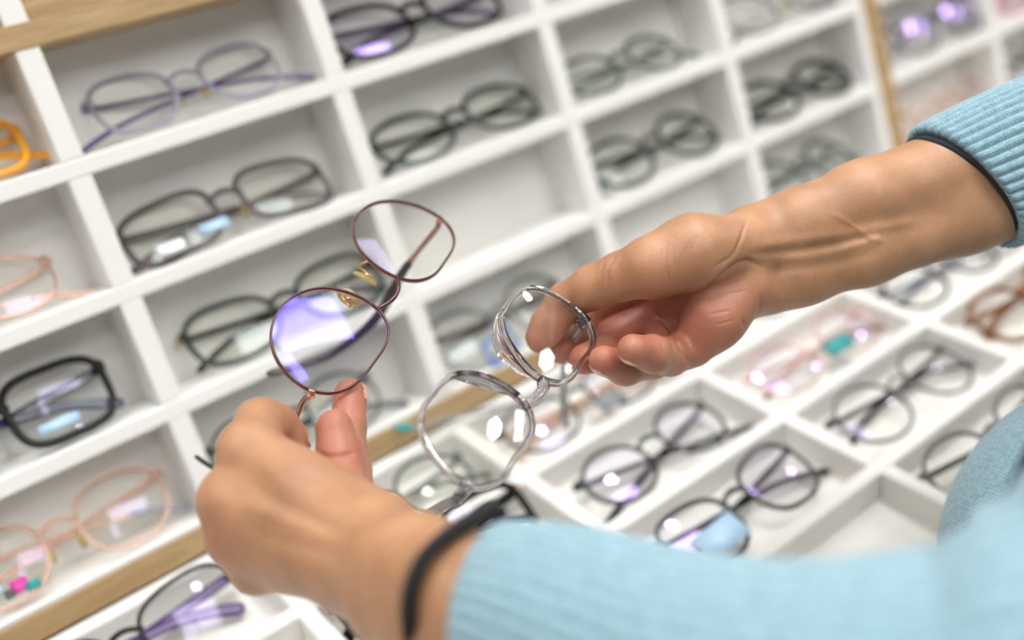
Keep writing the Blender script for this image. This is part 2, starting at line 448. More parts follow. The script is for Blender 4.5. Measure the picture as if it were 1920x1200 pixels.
wall_glasses(71, Z1, st(kind='rect', frame=M_mauve, temple=M_mauve, rt=3.4, rd=4, w=55, h=41, dbl=18, th=5.5, pads=True, lens=L_green, wrap=.2), 'mauve grey rectangular eyeglasses with a pale blue sticker', lean=30, y=13, yaw=-3,
             sticker=[(16, -13, 18, 7, M_ltblue, 'sticker'), (44, -17, 16, 8, M_whites, 'sticker')])
wall_glasses(239, Z0, st(kind='cat', frame=M_black, temple=M_black, rt=3.6, rd=4, w=57, h=44, th=6, lens=L_violet), 'black eyeglasses with a violet gleam, top row right of the lilac pair', lean=30, y=14, yaw=2)
wall_glasses(244, Z1, st(kind='panto', frame=M_dgreen, temple=M_black, rt=3.8, rd=3.6, w=55, h=42, th=5, lens=L_green), 'dark green eyeglasses in the second row above the empty compartment', lean=34, y=14, yaw=-2)
wall_glasses(397, Z1, st(kind='oval', frame=M_greyg, temple=M_greyg, rt=3.6, rd=3.4, w=46, h=38, lens=L_green), 'translucent green oval eyeglasses high in the third column', lean=34, y=14)
wall_glasses(404, Z0, st(kind='round', frame=M_tort, temple=M_pinkm, rt=2.4, w=48, h=42), 'brown and pink eyeglasses cut off by the top of the photo', lean=26, y=14)
wall_glasses(407, Z2, st(kind='round', frame=M_dgreen, temple=M_black, rt=3.8, rd=4, w=53, h=44, th=5, lens=L_green), 'round dark green eyeglasses in the third row of the third column', lean=30, y=14)
wall_glasses(576, Z1, st(kind='oval', frame=M_gun, temple=M_silver, metal=True, pads=True, rt=1.4, w=53, h=42, th=2.4, tip=M_smoke, drop=5), 'thin silver wire eyeglasses near the top beside the oak upright', lean=30, y=14)
wall_glasses(576, Z2, st(kind='panto', frame=M_black, temple=M_black, rt=4.4, rd=5, w=54, h=44, th=6, lens=L_green), 'heavy black eyeglasses beside the oak upright, below the silver pair', lean=36, y=13)
wall_glasses(567, Z3, st(kind='round', frame=M_greyg, temple=M_greyg, rt=4., rd=3.6, w=47, h=46, lens=L_green), 'smoky green round eyeglasses just above the reaching forearm', lean=32, y=14)
wall_glasses(-95, Z2, st(kind='rect', frame=M_black, temple=M_navy, rt=4.4, rd=4.4, w=54, h=42, th=6, lens=L_plain, drop=3), 'thick black rectangular eyeglasses with navy temples at the left edge', lean=17, y=15,
             sticker=[(-30, -13, 22, 6, M_ltblue, 'sticker'), (38, -14, 26, 8, M_ltblue, 'sticker')])
wall_glasses(84, Z2, st(kind='cat', frame=M_dgreen, temple=M_black, rt=3.4, rd=3.6, w=55, h=42, th=4.2, emblem=M_tan, lens=L_green), 'dark green eyeglasses with tan hinges behind the held wire pair', lean=30, y=14, yaw=-3)
wall_glasses(-86, Z3, st(kind='panto', frame=M_peach, temple=M_peach, rt=2.6, rd=3.4, w=51, h=45, dbl=20, th=4, pads=True, drop=5, tip=M_lilac), 'clear peach eyeglasses with a pink flower print in the lowest left compartment', lean=26, y=15,
             sticker=[(30, -15, 9, 8, M_magenta, 'flower_print'), (24, -18, 8, 5, M_teal, 'flower_print'), (42, -12, 8, 4, M_ltblue, 'flower_print'), (36, -17, 5, 5, M_greyg, 'flower_print')])
wall_glasses(64, Z3, st(kind='round', frame=M_greyg, temple=M_dgreen, rt=2.2, rd=2.6, w=48, h=43, lens=L_green, drop=8), 'thin grey round eyeglasses behind the nearer hand', lean=28, y=14)
wall_glasses(232, Z3, st(kind='panto', frame=M_pale, temple=M_smoke, rt=3.8, rd=3.8, w=48, h=46, th=5, lens=L_green), 'pale clear eyeglasses with a blue tag between the two held pairs', lean=30, y=15)
tg = MB().box((-15, -1, -9), (15, -.2, 9), bev=.2); V = np.array(tg.v)
def tagcard(name, c, w, h, mat, label, cat, Rw, frame=None, holes=False):
    t = .8
    if frame:
        m = MB()
        for (a, b) in (((-w / 2, -t / 2, -h / 2), (w / 2, t / 2, -h / 2 + frame)), ((-w / 2, -t / 2, h / 2 - frame), (w / 2, t / 2, h / 2)), ((-w / 2, -t / 2, -h / 2 + frame), (-w / 2 + frame, t / 2, h / 2 - frame)), ((w / 2 - frame, -t / 2, -h / 2 + frame), (w / 2, t / 2, h / 2 - frame))): m.box(a, b)
    else: m = MB().box((-w / 2, -t / 2, -h / 2), (w / 2, t / 2, h / 2), bev=.2)
    V = np.array(m.v) @ np.array(Rw).T + np.array(c)
    o = link(name, V * S + np.array([0, 0, ZO]), m.f, mat, None, False)
    return tag(o, label, cat)
def Ry(a): a = math.radians(a); return np.array([[math.cos(a), 0, math.sin(a)], [0, 1, 0], [-math.sin(a), 0, math.cos(a)]])
def Rx_(a): a = math.radians(a); return np.array([[1, 0, 0], [0, math.cos(a), -math.sin(a)], [0, math.sin(a), math.cos(a)]])
tagcard('price_tag', (212, 3, -194), 26, 19, M_blue, 'small blue-framed price tag leaning on the pale clear eyeglasses', 'tag', Rx_(-12) @ Ry(-10), 2.6)
# right cabinet
wall_glasses(776, Z2, st(kind='panto', frame=M_gun, temple=M_navy, rt=2.8, w=56, h=44, lens=L_violet), 'dark eyeglasses with violet glints at the top right beyond the oak upright', lean=10, y=14)
wall_glasses(935, Z2, st(kind='round', frame=M_magenta, temple=M_pinkm, rt=2.4, w=50, h=42), 'reddish pink eyeglasses in the top right corner of the photo', lean=26, y=14)
wall_glasses(930, Z3, st(kind='panto', frame=M_greyg, temple=M_dgreen, rt=3.6, w=52, h=44), 'green eyeglasses at the right edge above the sleeve', lean=26, y=14)
wall_glasses(775, Z3, st(kind='oval', frame=M_peach, temple=M_pinkm, metal=True, rt=1.2, w=50, h=40, th=2), 'faint pale pink eyeglasses above the ribbed cuff', lean=26, y=14)
# tray (x, d of centre)
def cell(bi, aj): return (-1.07 + 156.37 * (bi + .5), (10.5 if aj == 0 else ad[aj - 1] + 5) * .5 + ((ad + [294.6])[aj] - 5) * .5)
x, d = cell(-1, 0); tray_glasses(x - 5, d - 2, st(kind='cat', frame=M_black, temple=M_purple, rt=2.6, rd=3, w=58, h=46, half=True, th=7, tt=2, emblem=M_black, lens=L_plain), 'black half-rim eyeglasses with purple temples in the lower left tray', tilt=24, h=17, rot=2)
x, d = cell(0, 0); smoky = tray_glasses(x + 2, d, st(kind='round', frame=M_greyg, temple=M_dgreen, rt=2.6, rd=3, w=50, h=45, emblem=M_black, lens=L_green), 'smoky green round eyeglasses seen below the clear held pair', tilt=14, h=15)
x, d = cell(1, 0); tray_glasses(x + 2, d, st(kind='panto', frame=M_dgreen, temple=M_tan, rt=2.2, rd=3, w=52, h=42, lens=L_violet), 'thin dark green eyeglasses with a grey card, below the reaching fingers', tilt=12, h=14, sticker=[(-14, -12, 22, 15, M_grey, 'card')])
x, d = cell(0, 1); tray_glasses(x - 4, d - 10, st(kind='rect', frame=M_black, temple=M_black, rt=4.6, rd=5, w=54, h=40, th=7, emblem=M_gold, tt=2.6), 'thick black eyeglasses with gold hinges beside the nearer wrist', tilt=30, h=24)
x, d = cell(1, 1); tray_glasses(x, d, st(kind='round', frame=M_dgreen, temple=M_black, rt=3.0, rd=3.2, w=47, h=42, lens=L_violet, drop=14), 'dark green round eyeglasses with bright violet glints in the middle of the tray', tilt=10, h=14, rot=2)
x, d = cell(1, 2); tray_glasses(x - 2, d, st(kind='cat', frame=M_dgreen, temple=M_black, rt=3.0, rd=3.2, w=50, h=43, lens=L_violet, drop=4), 'dark green cat-eye eyeglasses with a pale blue card under one lens', tilt=14, h=14, rot=3, sticker=[(30, -8, 34, 18, M_ltblue, 'card')])
x, d = cell(2, 1); tray_glasses(x + 5, d, st(kind='oval', frame=M_rose, temple=M_rose, metal=True, rt=1.3, rd=2, w=51, h=42, th=2.4, tip=M_tort, lens=L_violet, pads=True), 'rose gold wire eyeglasses with a teal card below the forearm', tilt=12, h=13, sticker=[(-12, -8, 26, 13, M_teal, 'card')])
x, d = cell(2, 2); tray_glasses(x + 2, d, st(kind='round', frame=M_smoke, temple=M_black, rt=2.2, rd=3, w=51, h=46, lens=L_plain, emblem=M_black), 'thin smoky black eyeglasses with white glints in the right tray', tilt=12, h=14)
x, d = cell(2, 3); tray_glasses(x - 8, d, st(kind='panto', frame=M_smoke, temple=M_black, rt=2.8, rd=3, w=53, h=42, lens=L_green, drop=6), 'smoky black eyeglasses in the tray beside the sweater', tilt=22, h=17)
x, d = cell(3, 1); tray_glasses(x, d, st(kind='round', frame=M_black, temple=M_navy, rt=3, rd=3, w=51, h=44, lens=L_plain), 'black and navy eyeglasses in the tray under the ribbed cuff', tilt=10, h=14)
x, d = cell(3, 2); tray_glasses(x + 2, d, st(kind='panto', frame=M_tort, temple=M_tort, rt=4.4, rd=4, w=52, h=44, th=6, lens=L_green), 'brown tortoiseshell eyeglasses at the right edge of the photo', tilt=22, h=18)
x, d = cell(2, 0); tray_glasses(x, d, st(kind='round', frame=M_lilac, temple=M_silver, rt=1.8, w=50, h=44, lens=L_violet), 'lilac eyeglasses with violet glints peeking out below the forearm', tilt=12, h=14)
x, d = cell(3, 0); tray_glasses(x, d, st(kind='round', frame=M_smoke, temple=M_silver, rt=1.8, w=50, h=44), 'smoky eyeglasses behind the cuff in the upper tray row', tilt=12, h=14)
x, d = cell(3, 3); tray_glasses(x, d, st(kind='round', frame=M_dgreen, temple=M_black, rt=2.6, w=50, h=44, lens=L_violet), 'dark green eyeglasses at the right edge, right of the smoky black pair', tilt=12, h=14)
inv = np.array(smoky.matrix_world.inverted())
def wl(p): q = inv @ np.append(wm(*p), 1); return q[:3] / S
pp = spline([wl((113, -9, -207)), wl((131, -9, -214)), wl((158, -10, -220)), wl((188, -16, -226)), wl((200, -22, -232))], 24)
V, Fc = sweep(pp[4:], (0, 1, 0), 1.6, .9); fo = link('open_temple', V * S, Fc, M_pale, smoky)
V, Fc = sweep(pp[:5], (0, 1, 0), [1.6, 2.9, 3.1, 2.7, 2.0], 1.9); link('temple_tip', V * S, Fc, M_teal, fo)
# ------------------------------------------------------------------ lamps
def emis(name, col, s):
    m, t, o = nt(name); e = t.nodes.new('ShaderNodeEmission'); e.inputs[0].default_value = (*col, 1); e.inputs[1].default_value = s
    t.links.new(e.outputs[0], o.inputs[0]); return m
E_spot = emis('lamp_diffuser', (1, .95, .88), 85)
E_hex = emis('hexagon_lamp_diffuser', (1, .97, .93), 28)
E_big = emis('bright_panel_diffuser', (.97, .98, 1), 15)
E_panel = emis('panel_diffuser', (.95, .97, 1), 12)
def disc(c, r, z0, z1, n=6, rin=0):
    a = np.linspace(0, 2 * np.pi, n, endpoint=False) + .3
    V = []; 
    for z in (z0, z1): V += [[c[0] + r * math.cos(t), c[1] + r * math.sin(t), z] for t in a]
    Fc = [tuple(range(n))[::-1], tuple(range(n, 2 * n))] + [(i, (i + 1) % n, n + (i + 1) % n, n + i) for i in range(n)]
    return V, Fc
LAMPS = [(.9, -2.6), (-.2, -2.9), (-1.2, -1.9), (1.5, -3.4), (.3, -2.0), (.72, -.16), (2.7, -.3)]
for i, (x, y) in enumerate(LAMPS):
    small = y > -1; lr = .075 if small else .12
    r = empty('ceiling_light', loc=(x, y, 2.75)); tag(r, 'round white downlight set in the ceiling', 'ceiling light', 'ceiling downlights')
    V, Fc = disc((0, 0), lr + .03, -.03, 0, 24); link('housing', V, Fc, M_ceil, r, False)
    V, Fc = disc((0, 0), lr, -.036, -.031, 6); link('diffuser', V, Fc, E_spot, r, False)
V, Fc = disc((0, 0), .42, -.03, 0, 6)
r = empty('ceiling_light', loc=(2.98, -2.08, 2.75)); tag(r, 'large hexagonal white lamp set in the ceiling', 'ceiling light'); link('housing', V, Fc, M_ceil, r, False)
V, Fc = disc((0, 0), .38, -.036, -.031, 6); link('diffuser', V, Fc, E_hex, r, False)
PANELS = [(.55, -.78, .85, .62, E_panel, 'large square light panel in the ceiling above the counter'), (.10, -1.33, .11, .42, E_panel, 'narrow strip light in the ceiling above the counter'), (-.75, -.6, .6, .6, E_panel, 'added square light panel in the ceiling near the wall, for light from above'), (4.7, -2.1, .7, 1.3, E_big, 'long bright light panel in the ceiling far to the right'), (-1.4, -3.2, 1.2, .6, E_panel, 'light panel in the ceiling far to the left'), (.8, -4.0, 1.2, .6, E_panel, 'light panel in the ceiling at the back of the shop')]  # the panel near the wall is an unseen addition for stronger top light
for (x, y, w, h, E_p, lb) in PANELS:
    r = empty('ceiling_light', loc=(x, y, 2.75)); tag(r, lb, 'ceiling light')
    boxobj('housing', (-w / 2 - .02, -h / 2 - .02, -.03), (w / 2 + .02, h / 2 + .02, 0), M_ceil, r)
    boxobj('diffuser', (-w / 2, -h / 2, -.036), (w / 2, h / 2, -.031), E_p, r)
# ------------------------------------------------------------------ world, camera
wd = bpy.data.worlds.new('world'); bpy.context.scene.world = wd; wd.use_nodes = True
bg = wd.node_tree.nodes['Background']; bg.inputs[0].default_value = (.93, .96, 1, 1); bg.inputs[1].default_value = .08
cd = bpy.data.cameras.new('camera'); cam = bpy.data.objects.new('camera', cd); COL.objects.link(cam)
Mc = Matrix.Identity(4)
for i in range(3):
    Mc[i][0], Mc[i][1], Mc[i][2] = CM[i, 0], -CM[i, 1], -CM[i, 2]; Mc[i][3] = c2w((0, 0, 0))[i]
cam.matrix_world = Mc
cd.sensor_width = 36; cd.sensor_fit = 'HORIZONTAL'; cd.lens = F * 36 / 1920; cd.clip_start = .02
cd.dof.use_dof = True; cd.dof.focus_distance = .468; cd.dof.aperture_fstop = cd.lens / 13.
sc = bpy.context.scene; sc.camera = cam
sc.view_settings.view_transform = 'Standard'; sc.view_settings.look = 'None'; sc.view_settings.gamma = 1; sc.view_settings.exposure = .06
sc.cycles.transparent_max_bounces = 40; sc.cycles.max_bounces = 10; sc.cycles.transmission_bounces = 10
sc.cycles.sample_clamp_indirect = 8
# ------------------------------------------------------------------ held eyeglasses
QM = [-0.40332, -0.63702, -0.99657, -62.98312, -16.52073, 485.8507, -0.13353, 35.90436, -0.27119, -0.85458, 1.39017, -0.03488, 0.20615, 1.00293, -0.44303, 0.01044, 0.09181, -0.0014]
QC = [-0.31492, -0.75389, -0.82605, 1.82625, 22.80118, 445.01156, -0.08281, 33.34549, -0.35513, -0.2363, 2.09439, -0.09442, -0.19581, 1.10664, -0.91902, -0.12305, -0.00665, 0.15894]
class Held:
    def __init__(s, q, rm, label, n=96):
        s.q = q; s.R = rotv(q[:3]); s.p = np.array(q[3:6]); s.k = -q[6]; s.cx = q[7]; s.n = n
        ph = np.linspace(0, 2 * np.pi, n, endpoint=False); r = rm + 0 * ph
        for k in range(5): r = r + q[8 + 2 * k] * np.cos((k + 1) * ph) + q[9 + 2 * k] * np.sin((k + 1) * ph)
        s.ph, s.r = ph, r
        Rw = CM @ s.R; org = c2w(s.p)
        s.root = empty('eyeglasses', pose(Rw[:, 0], Rw[:, 1], Rw[:, 2], org)); tag(s.root, label, 'eyeglasses')
    def ring(s, side, dr):
        x = (s.r + dr) * np.cos(s.ph) + s.cx; y = (s.r + dr) * np.sin(s.ph)
        o = np.column_stack([side * x, y]); return o if side > 0 else o[::-1]
    def at(s, side, ang, dr=0, z=0):
        r = np.interp(ang % (2 * np.pi), np.append(s.ph, 2 * np.pi), np.append(s.r, s.r[0])) + dr
        x = r * math.cos(ang) + s.cx; return np.array([side * x, r * math.sin(ang), s.k * x * x / 100 + z])
    def loc(s, X): return (np.asarray(X, float) - s.p) @ s.R          # camera mm -> local mm
    def add(s, name, V, Fc, mat, par=None, smooth=True): return link(name, np.asarray(V) * S, Fc, mat, par or s.root, smooth)
# ---- wire pair
G = Held(QM, 25.5, 'wire eyeglasses with wine brown rims and rose gold edges held by the nearer hand')
for sd in (1, -1):
    o = G.ring(sd, -.55); c = o.mean(0); path = wrapz(np.column_stack([o, np.zeros(len(o))]), G.k)
    nrm = np.column_stack([o - c, np.zeros(len(o))])
    V, Fc = sweep(path, nrm, .5, .85, True, k=10, power=3.5); rim = G.add('rim', V, Fc, M_wine)
    V, Fc = sweep(path + np.array([0, 0, .75]), nrm, .62, .5, True, k=8, power=4); G.add('back_edge', V, Fc, M_copperl, rim)
    q = G.ring(sd, -.75); V, Fc = lens_mesh(q, 190, 1.5, -.7, 9); V = wrapz(V, G.k); G.add('lens', V, Fc, L_blue if sd < 0 else L_plain)
    # end piece, hinge
    a = .25
    p0 = G.at(sd, a, -.5, -.6); p1 = G.at(sd, a, .3, .6); p2 = G.at(sd, a, .5, 1.8); p3 = G.at(sd, a, .3, 3.0)
    V, Fc = sweep(spline([p0, p1, p2, p3], 14), (0, 1, 0), 1.5, .75, k=10, power=4); ep = G.add('end_piece', V, Fc, M_rose)
    hb = MB()
    for dz, rr in ((-.9, 1.3), (.9, 1.3)):
        V, Fc = ball(p3 + np.array([-sd * .4, dz, .3]), (1.2, .8, 1.2)); hb.add(V, Fc)
    G.add('hinge', hb.v, hb.f, M_rose, ep)
    # pad arm and pad
    n0 = G.at(sd, math.radians(197), .2, .9); c = np.array([sd * 8.4, -8.2, 8.5]) if True else 0
    cc = np.array([sd * 8.2, -5.4, 7.4])
    pts = spline([n0, n0 + np.array([-sd * .2, -1.8, 2.2]), n0 + np.array([-sd * 1.2, -2.6, 5.0]), cc + np.array([sd * 2.6, 2.4, 1.5]), cc + np.array([sd * 1.0, .2, 0])], 22)
    V, Fc = sweep(pts, (0, 0, 1), .5, .5, k=8); pa = G.add('pad_arm', V, Fc, M_gold)
    V, Fc = ball(cc + np.array([sd * .6, 0, 0]), (1.3, 1.5, 1.5)); G.add('pad_mount', V, Fc, M_rose, pa)
    V, Fc = ball((0, 0, 0), (3.6, 6.4, 1.3), 20, 12); V[:, 2] += .02 * V[:, 1] ** 2
    Rp = Ry(-sd * 41) ; V = V @ Rp.T + cc + np.array([-sd * .8, 0, .2]); G.add('nose_pad', V, Fc, M_pad)
b0, b1 = G.at(1, math.radians(163), -.4), G.at(-1, math.radians(160), -.4)
mid = (b0 + b1) / 2 + np.array([0, 4.0, -1.6])
V, Fc = sweep(spline([b0, (b0 + mid) / 2 + [0, 1.0, -.5], mid, (b1 + mid) / 2 + [0, 1.0, -.5], b1], 24), (0, 1, 0), .95, .95, k=10); G.add('bridge', V, Fc, M_wine)
def held_temple(g, cam_pts, metal_n, ha, tt, m1, m2, par_end, n=60, name2='temple_tip', nrm=(0, 1, 0)):
    pts = spline([par_end] + [g.loc(P(*p)) for p in cam_pts], n)
    ha = np.interp(np.linspace(0, 1, n), *ha)
    V, Fc = sweep(pts[:metal_n + 1], nrm, ha[:metal_n + 1], tt, k=10); t = g.add('temple', V, Fc, m1)
    if m2 is not None:
        V, Fc = sweep(pts[metal_n:], nrm, ha[metal_n:] + .35, tt + .5, k=10); g.add(name2, V, Fc, m2, t)
    return t
held_temple(G, [(818, 430, 535), (785, 470, 550), (753, 514, 562), (702, 600, 578), (620, 665, 582), (560, 685, 578), (500, 702, 572)], 22, ([0, .3, .42, .55, .75, .97, 1], [1.5, 1.3, 2.0, 2.3, 1.5, 1.9, .9]), .55, M_copper, M_tip, G.at(1, .25, .3, 3))
held_temple(G, [(568, 753, 455), (552, 790, 464), (520, 835, 478), (470, 880, 505), (425, 889, 528), (398, 877, 538), (368, 856, 545)], 26, ([0, .3, .6, .97, 1], [1.3, 1.2, 1.6, 2.0, .9]), .55, M_copper, M_tip, G.at(-1, .25, .3, 3))
# ---- clear pair
H = Held(QC, 24.5, 'clear grey plastic eyeglasses held by the farther hand')
fr = MB()
for sd in (1, -1):
    o = H.ring(sd, -1.1); c = o.mean(0); path = wrapz(np.column_stack([o, np.full(len(o), .8)]), H.k)
    nrm = np.column_stack([o - c, np.zeros(len(o))])
    ang = np.arctan2(o[:, 1] - 0, sd * o[:, 0] - H.cx)
    nasal = np.exp(-((np.abs(ang) - math.pi) / .8) ** 2)          # thicker towards the nose
    V, Fc = sweep(path, nrm, 1.15 + .15 * nasal, 1.7 + .5 * nasal, True, k=12, power=3); rim = H.add('rim', V, Fc, M_clear)
    V, Fc = sweep(wrapz(np.column_stack([H.ring(sd, -2.0), np.full(len(o), .2)]), H.k), nrm, .22, .5, True, k=6); H.add('lens_groove', V, Fc, M_gun, rim)
    q = H.ring(sd, -1.9); V, Fc = lens_mesh(q, 150, 1.5, -.4, 9); V = wrapz(V, H.k); H.add('lens', V, Fc, L_held)
    # moulded nose pad: a fin standing back from the nasal side of the rim
    A = np.radians(np.linspace(168, 246, 22)); V = []; 
    for i, a in enumerate(A):
        f = math.sin(math.pi * (i + .0) / 21) ** .8
        base = H.at(sd, a, .1, 1.5); tip = H.at(sd, a, .1 + 1.6 * f, 2.0 + (5.5 if sd > 0 else 10) * f); m_ = (base + tip) / 2 + (base - H.at(sd, a, -2, 1.5)) * .25 * f
        nn = (base - H.at(sd, a, -1, 1.5)); nn /= np.linalg.norm(nn); w = .35 + .7 * f
        V.append([base + nn * w, m_ + nn * w, tip, m_ - nn * w * .6, base - nn * w])
    V = np.array(V).reshape(-1, 3); Fc = []
    for i in range(21):
        for k in range(5):
            l = (k + 1) % 5; Fc.append((i * 5 + k, i * 5 + l, i * 5 + 5 + l, i * 5 + 5 + k))
    Fc += [tuple(range(5))[::-1], tuple(21 * 5 + k for k in range(5))]
    H.add('nose_pad', V, Fc, M_clear)
    a = .36 if sd > 0 else .40
    p0 = H.at(sd, a, -1, .8); p1 = H.at(sd, a, 1.0, 1.2); p2 = H.at(sd, a, 1.9, 4.0); p3 = H.at(sd, a, 1.9, 8.0)
    V, Fc = sweep(spline([p0, p1, p2, p3], 14), (0, 1, 0), 2.6, 1.5, k=12, power=4); ep = H.add('end_piece', V, Fc, M_clear)
    m = MB(); V, Fc = sweep([p1 + [0, 0, .2], p2, p3], (0, 1, 0), 1.5, .5, k=8, power=4); m.add(V, Fc); V, Fc = ball(p3, (1.1, 1.9, 1.3)); m.add(V, Fc); H.add('hinge', m.v, m.f, M_gun, ep)
b0, b1 = H.at(1, math.radians(158), -.6, .5), H.at(-1, math.radians(158), -.6, .5)
mid = (b0 + b1) / 2 + np.array([0, 2.2, -1.2])
V, Fc = sweep(spline([b0, (b0 + mid) / 2 + [0, .8, -.3], mid, (b1 + mid) / 2 + [0, .8, -.3], b1], 24), (0, 1, 0), 2.4, 2.2, k=12, power=4); H.add('bridge', V, Fc, M_clear)
def clear_temple(pts, end, sd):
    t = held_temple(H, pts, 59, ([0, .1, .7, .97, 1], [2.5, 2.3, 2.4, 3.0, 1.4]), 1.2, M_paleclear if sd > 0 else M_smokeclear, None, end)
    c = spline([end] + [H.loc(P(*p)) for p in pts], 60)[3:50]
    V, Fc = sweep(c, (0, 1, 0), np.where(np.arange(len(c)) < 7, 1.7, .5), .4, k=8, power=5); H.add('core_wire', V, Fc, M_core, t)
clear_temple([(1086, 618, 500), (1070, 645, 511), (1058, 700, 545), (1056, 755, 580), (1060, 800, 605)], H.at(1, .36, 1.9, 9), 1)
clear_temple([(836, 945, 415), (800, 968, 430), (740, 1010, 455), (680, 1060, 480), (640, 1110, 500), (620, 1150, 508)], H.at(-1, .40, 1.9, 9), -1)
# ------------------------------------------------------------------ body: smooth field of tapered limbs -> one surface
def smin(a, b, k):
    h = np.clip(.5 + .5 * (b - a) / k, 0, 1); return b * (1 - h) + a * h - k * h * (1 - h)
class Field:
    def __init__(s, lo, hi, vox):
        s.lo = np.array(lo, float); s.vox = vox; s.n = np.ceil((np.array(hi) - s.lo) / vox).astype(int)
    def new(s): return np.full(s.n, 30., np.float32)
    def prim(s, D, a, b, ra, rb, k):
        a, b = np.array(a, float), np.array(b, float); m = max(ra, rb) + 14
        i0 = np.maximum(((np.minimum(a, b) - m - s.lo) / s.vox).astype(int), 0); i1 = np.minimum(((np.maximum(a, b) + m - s.lo) / s.vox).astype(int) + 1, s.n)
        if (i1 <= i0).any(): return
        sl = tuple(slice(x, y) for x, y in zip(i0, i1))
        g = [((np.arange(i0[q], i1[q]) * s.vox + s.lo[q]).astype(np.float32)) for q in range(3)]
        X, Y, Z = np.meshgrid(*g, indexing='ij', sparse=True)
        d = b - a; L2 = d @ d + 1e-9
        t = np.clip(((X - a[0]) * d[0] + (Y - a[1]) * d[1] + (Z - a[2]) * d[2]) / L2, 0, 1)
        q = np.sqrt((X - a[0] - t * d[0]) ** 2 + (Y - a[1] - t * d[1]) ** 2 + (Z - a[2] - t * d[2]) ** 2) - (ra + (rb - ra) * t)
        D[sl] = smin(D[sl], q.astype(np.float32), k)
    def chain(s, D, pts, k):
        for (a, b) in zip(pts[:-1], pts[1:]): s.prim(D, a[:3], b[:3], a[3], b[3], k)
def nets(D, lo, vox):
    """surface nets"""
    neg = D < 0; n = np.array(D.shape)
    c = np.zeros(n - 1, np.int8)
    for dx in (0, 1):
        for dy in (0, 1):
            for dz in (0, 1): c += neg[dx:n[0] - 1 + dx, dy:n[1] - 1 + dy, dz:n[2] - 1 + dz]
    act = np.argwhere((c > 0) & (c < 8)); idx = np.full(n - 1, -1, np.int64); idx[tuple(act.T)] = np.arange(len(act))
    acc = np.zeros((len(act), 3)); cnt = np.zeros(len(act))
    for ax in range(3):
        o1, o2 = (ax + 1) % 3, (ax + 2) % 3
        for u in (0, 1):
            for v in (0, 1):
                p = act.copy(); p[:, o1] += u; p[:, o2] += v; q = p.copy(); q[:, ax] += 1
                d0 = D[tuple(p.T)].astype(float); d1 = D[tuple(q.T)].astype(float); m = (d0 < 0) != (d1 < 0)
                t = np.where(m, d0 / (d0 - d1 + 1e-12), 0); pt = p.astype(float); pt[:, ax] += t
                acc[m] += pt[m]; cnt[m] += 1
    V = acc / cnt[:, None] * vox + lo; Q = []
    for ax in range(3):
        o1, o2 = (ax + 1) % 3, (ax + 2) % 3
        sl0 = [slice(1, -1)] * 3; sl0[ax] = slice(0, -1); sl1 = list(sl0); sl1[ax] = slice(1, None)
        A, B = neg[tuple(sl0)], neg[tuple(sl1)]
        e = np.argwhere(A != B); off = np.array([1, 1, 1]); off[ax] = 0; e = e + off
        inside = neg[tuple(e.T)]
        qs = []
        for (u, v) in ((-1, -1), (0, -1), (0, 0), (-1, 0)):
            p = e.copy(); p[:, o1] += u; p[:, o2] += v; qs.append(idx[tuple(p.T)])
        q = np.stack(qs, 1); q[~inside] = q[~inside][:, ::-1]; Q.append(q)
    Q = np.vstack(Q); Q = Q[(Q >= 0).all(1)]
    return V, Q
def PR(u, v, Z, r): return (*P(u, v, Z), r)
def seg_field(palm, fingers, lo, hi, vox, kp=7, kf=3.5, kb=4, kx=.6):
    Fd = Field(lo, hi, vox); D0 = Fd.new()
    for ch in palm: Fd.chain(D0, [PR(*q) for q in ch], kp)
    D = D0.copy()
    for ch in fingers:
        Df = Fd.new(); Fd.chain(Df, [PR(*q) for q in ch], kf)
        m = Df < 16
        g = np.where(m, smin(D0, Df, kb), 30.)
        D = smin(D, g.astype(np.float32), kx)
    return nets(D, Fd.lo, vox)
# right hand (palm towards the camera)
palmR = [
    [(1990, 245, 512, 22.5), (1800, 316, 507, 20.5), (1620, 379, 500, 18.5), (1500, 425, 499, 17), (1420, 455, 500, 17)],
    [(1990, 332, 514, 22.5), (1800, 395, 509, 20), (1620, 462, 503, 17.5), (1500, 505, 503, 16), (1440, 528, 502, 15.5)],
    [(1420, 455, 500, 16), (1190, 505, 518, 10)], [(1410, 480, 506, 15), (1215, 560, 523, 10)],
    [(1410, 515, 505, 14), (1250, 612, 520, 9.5)], [(1400, 536, 502, 13), (1290, 652, 508, 9)],
    [(1400, 455, 490, 13), (1300, 473, 481, 16), (1225, 500, 478, 14)],
    [(1395, 543, 491, 12), (1340, 597, 489, 13), (1300, 648, 491, 9.6)], [(1340, 540, 505, 12), (1270, 570, 516, 10)]]
fingR = [
    [(1225, 500, 480, 13.5), (1165, 518, 485, 10.7), (1112, 538, 492, 9.9), (1062, 566, 500, 8.8), (1028, 610, 501, 7.9), (1014, 634, 500, 7.1)],           # thumb
    [(1190, 545, 520, 9.5), (1110, 590, 526, 8.6), (1080, 625, 520, 8), (1058, 655, 512, 7.3)],                     # index
    [(1215, 590, 521, 9), (1155, 632, 516, 8.6), (1128, 664, 500, 8), (1096, 674, 484, 7)],                    # middle
    [(1250, 620, 518, 9), (1222, 676, 492, 8.2), (1172, 690, 476, 7.4), (1132, 676, 466, 6.6)],                    # ring
    [(1290, 652, 504, 9.2), (1256, 668, 484, 8.4), (1222, 664, 466, 7.8), (1186, 655, 455, 6.6)]]                    # little
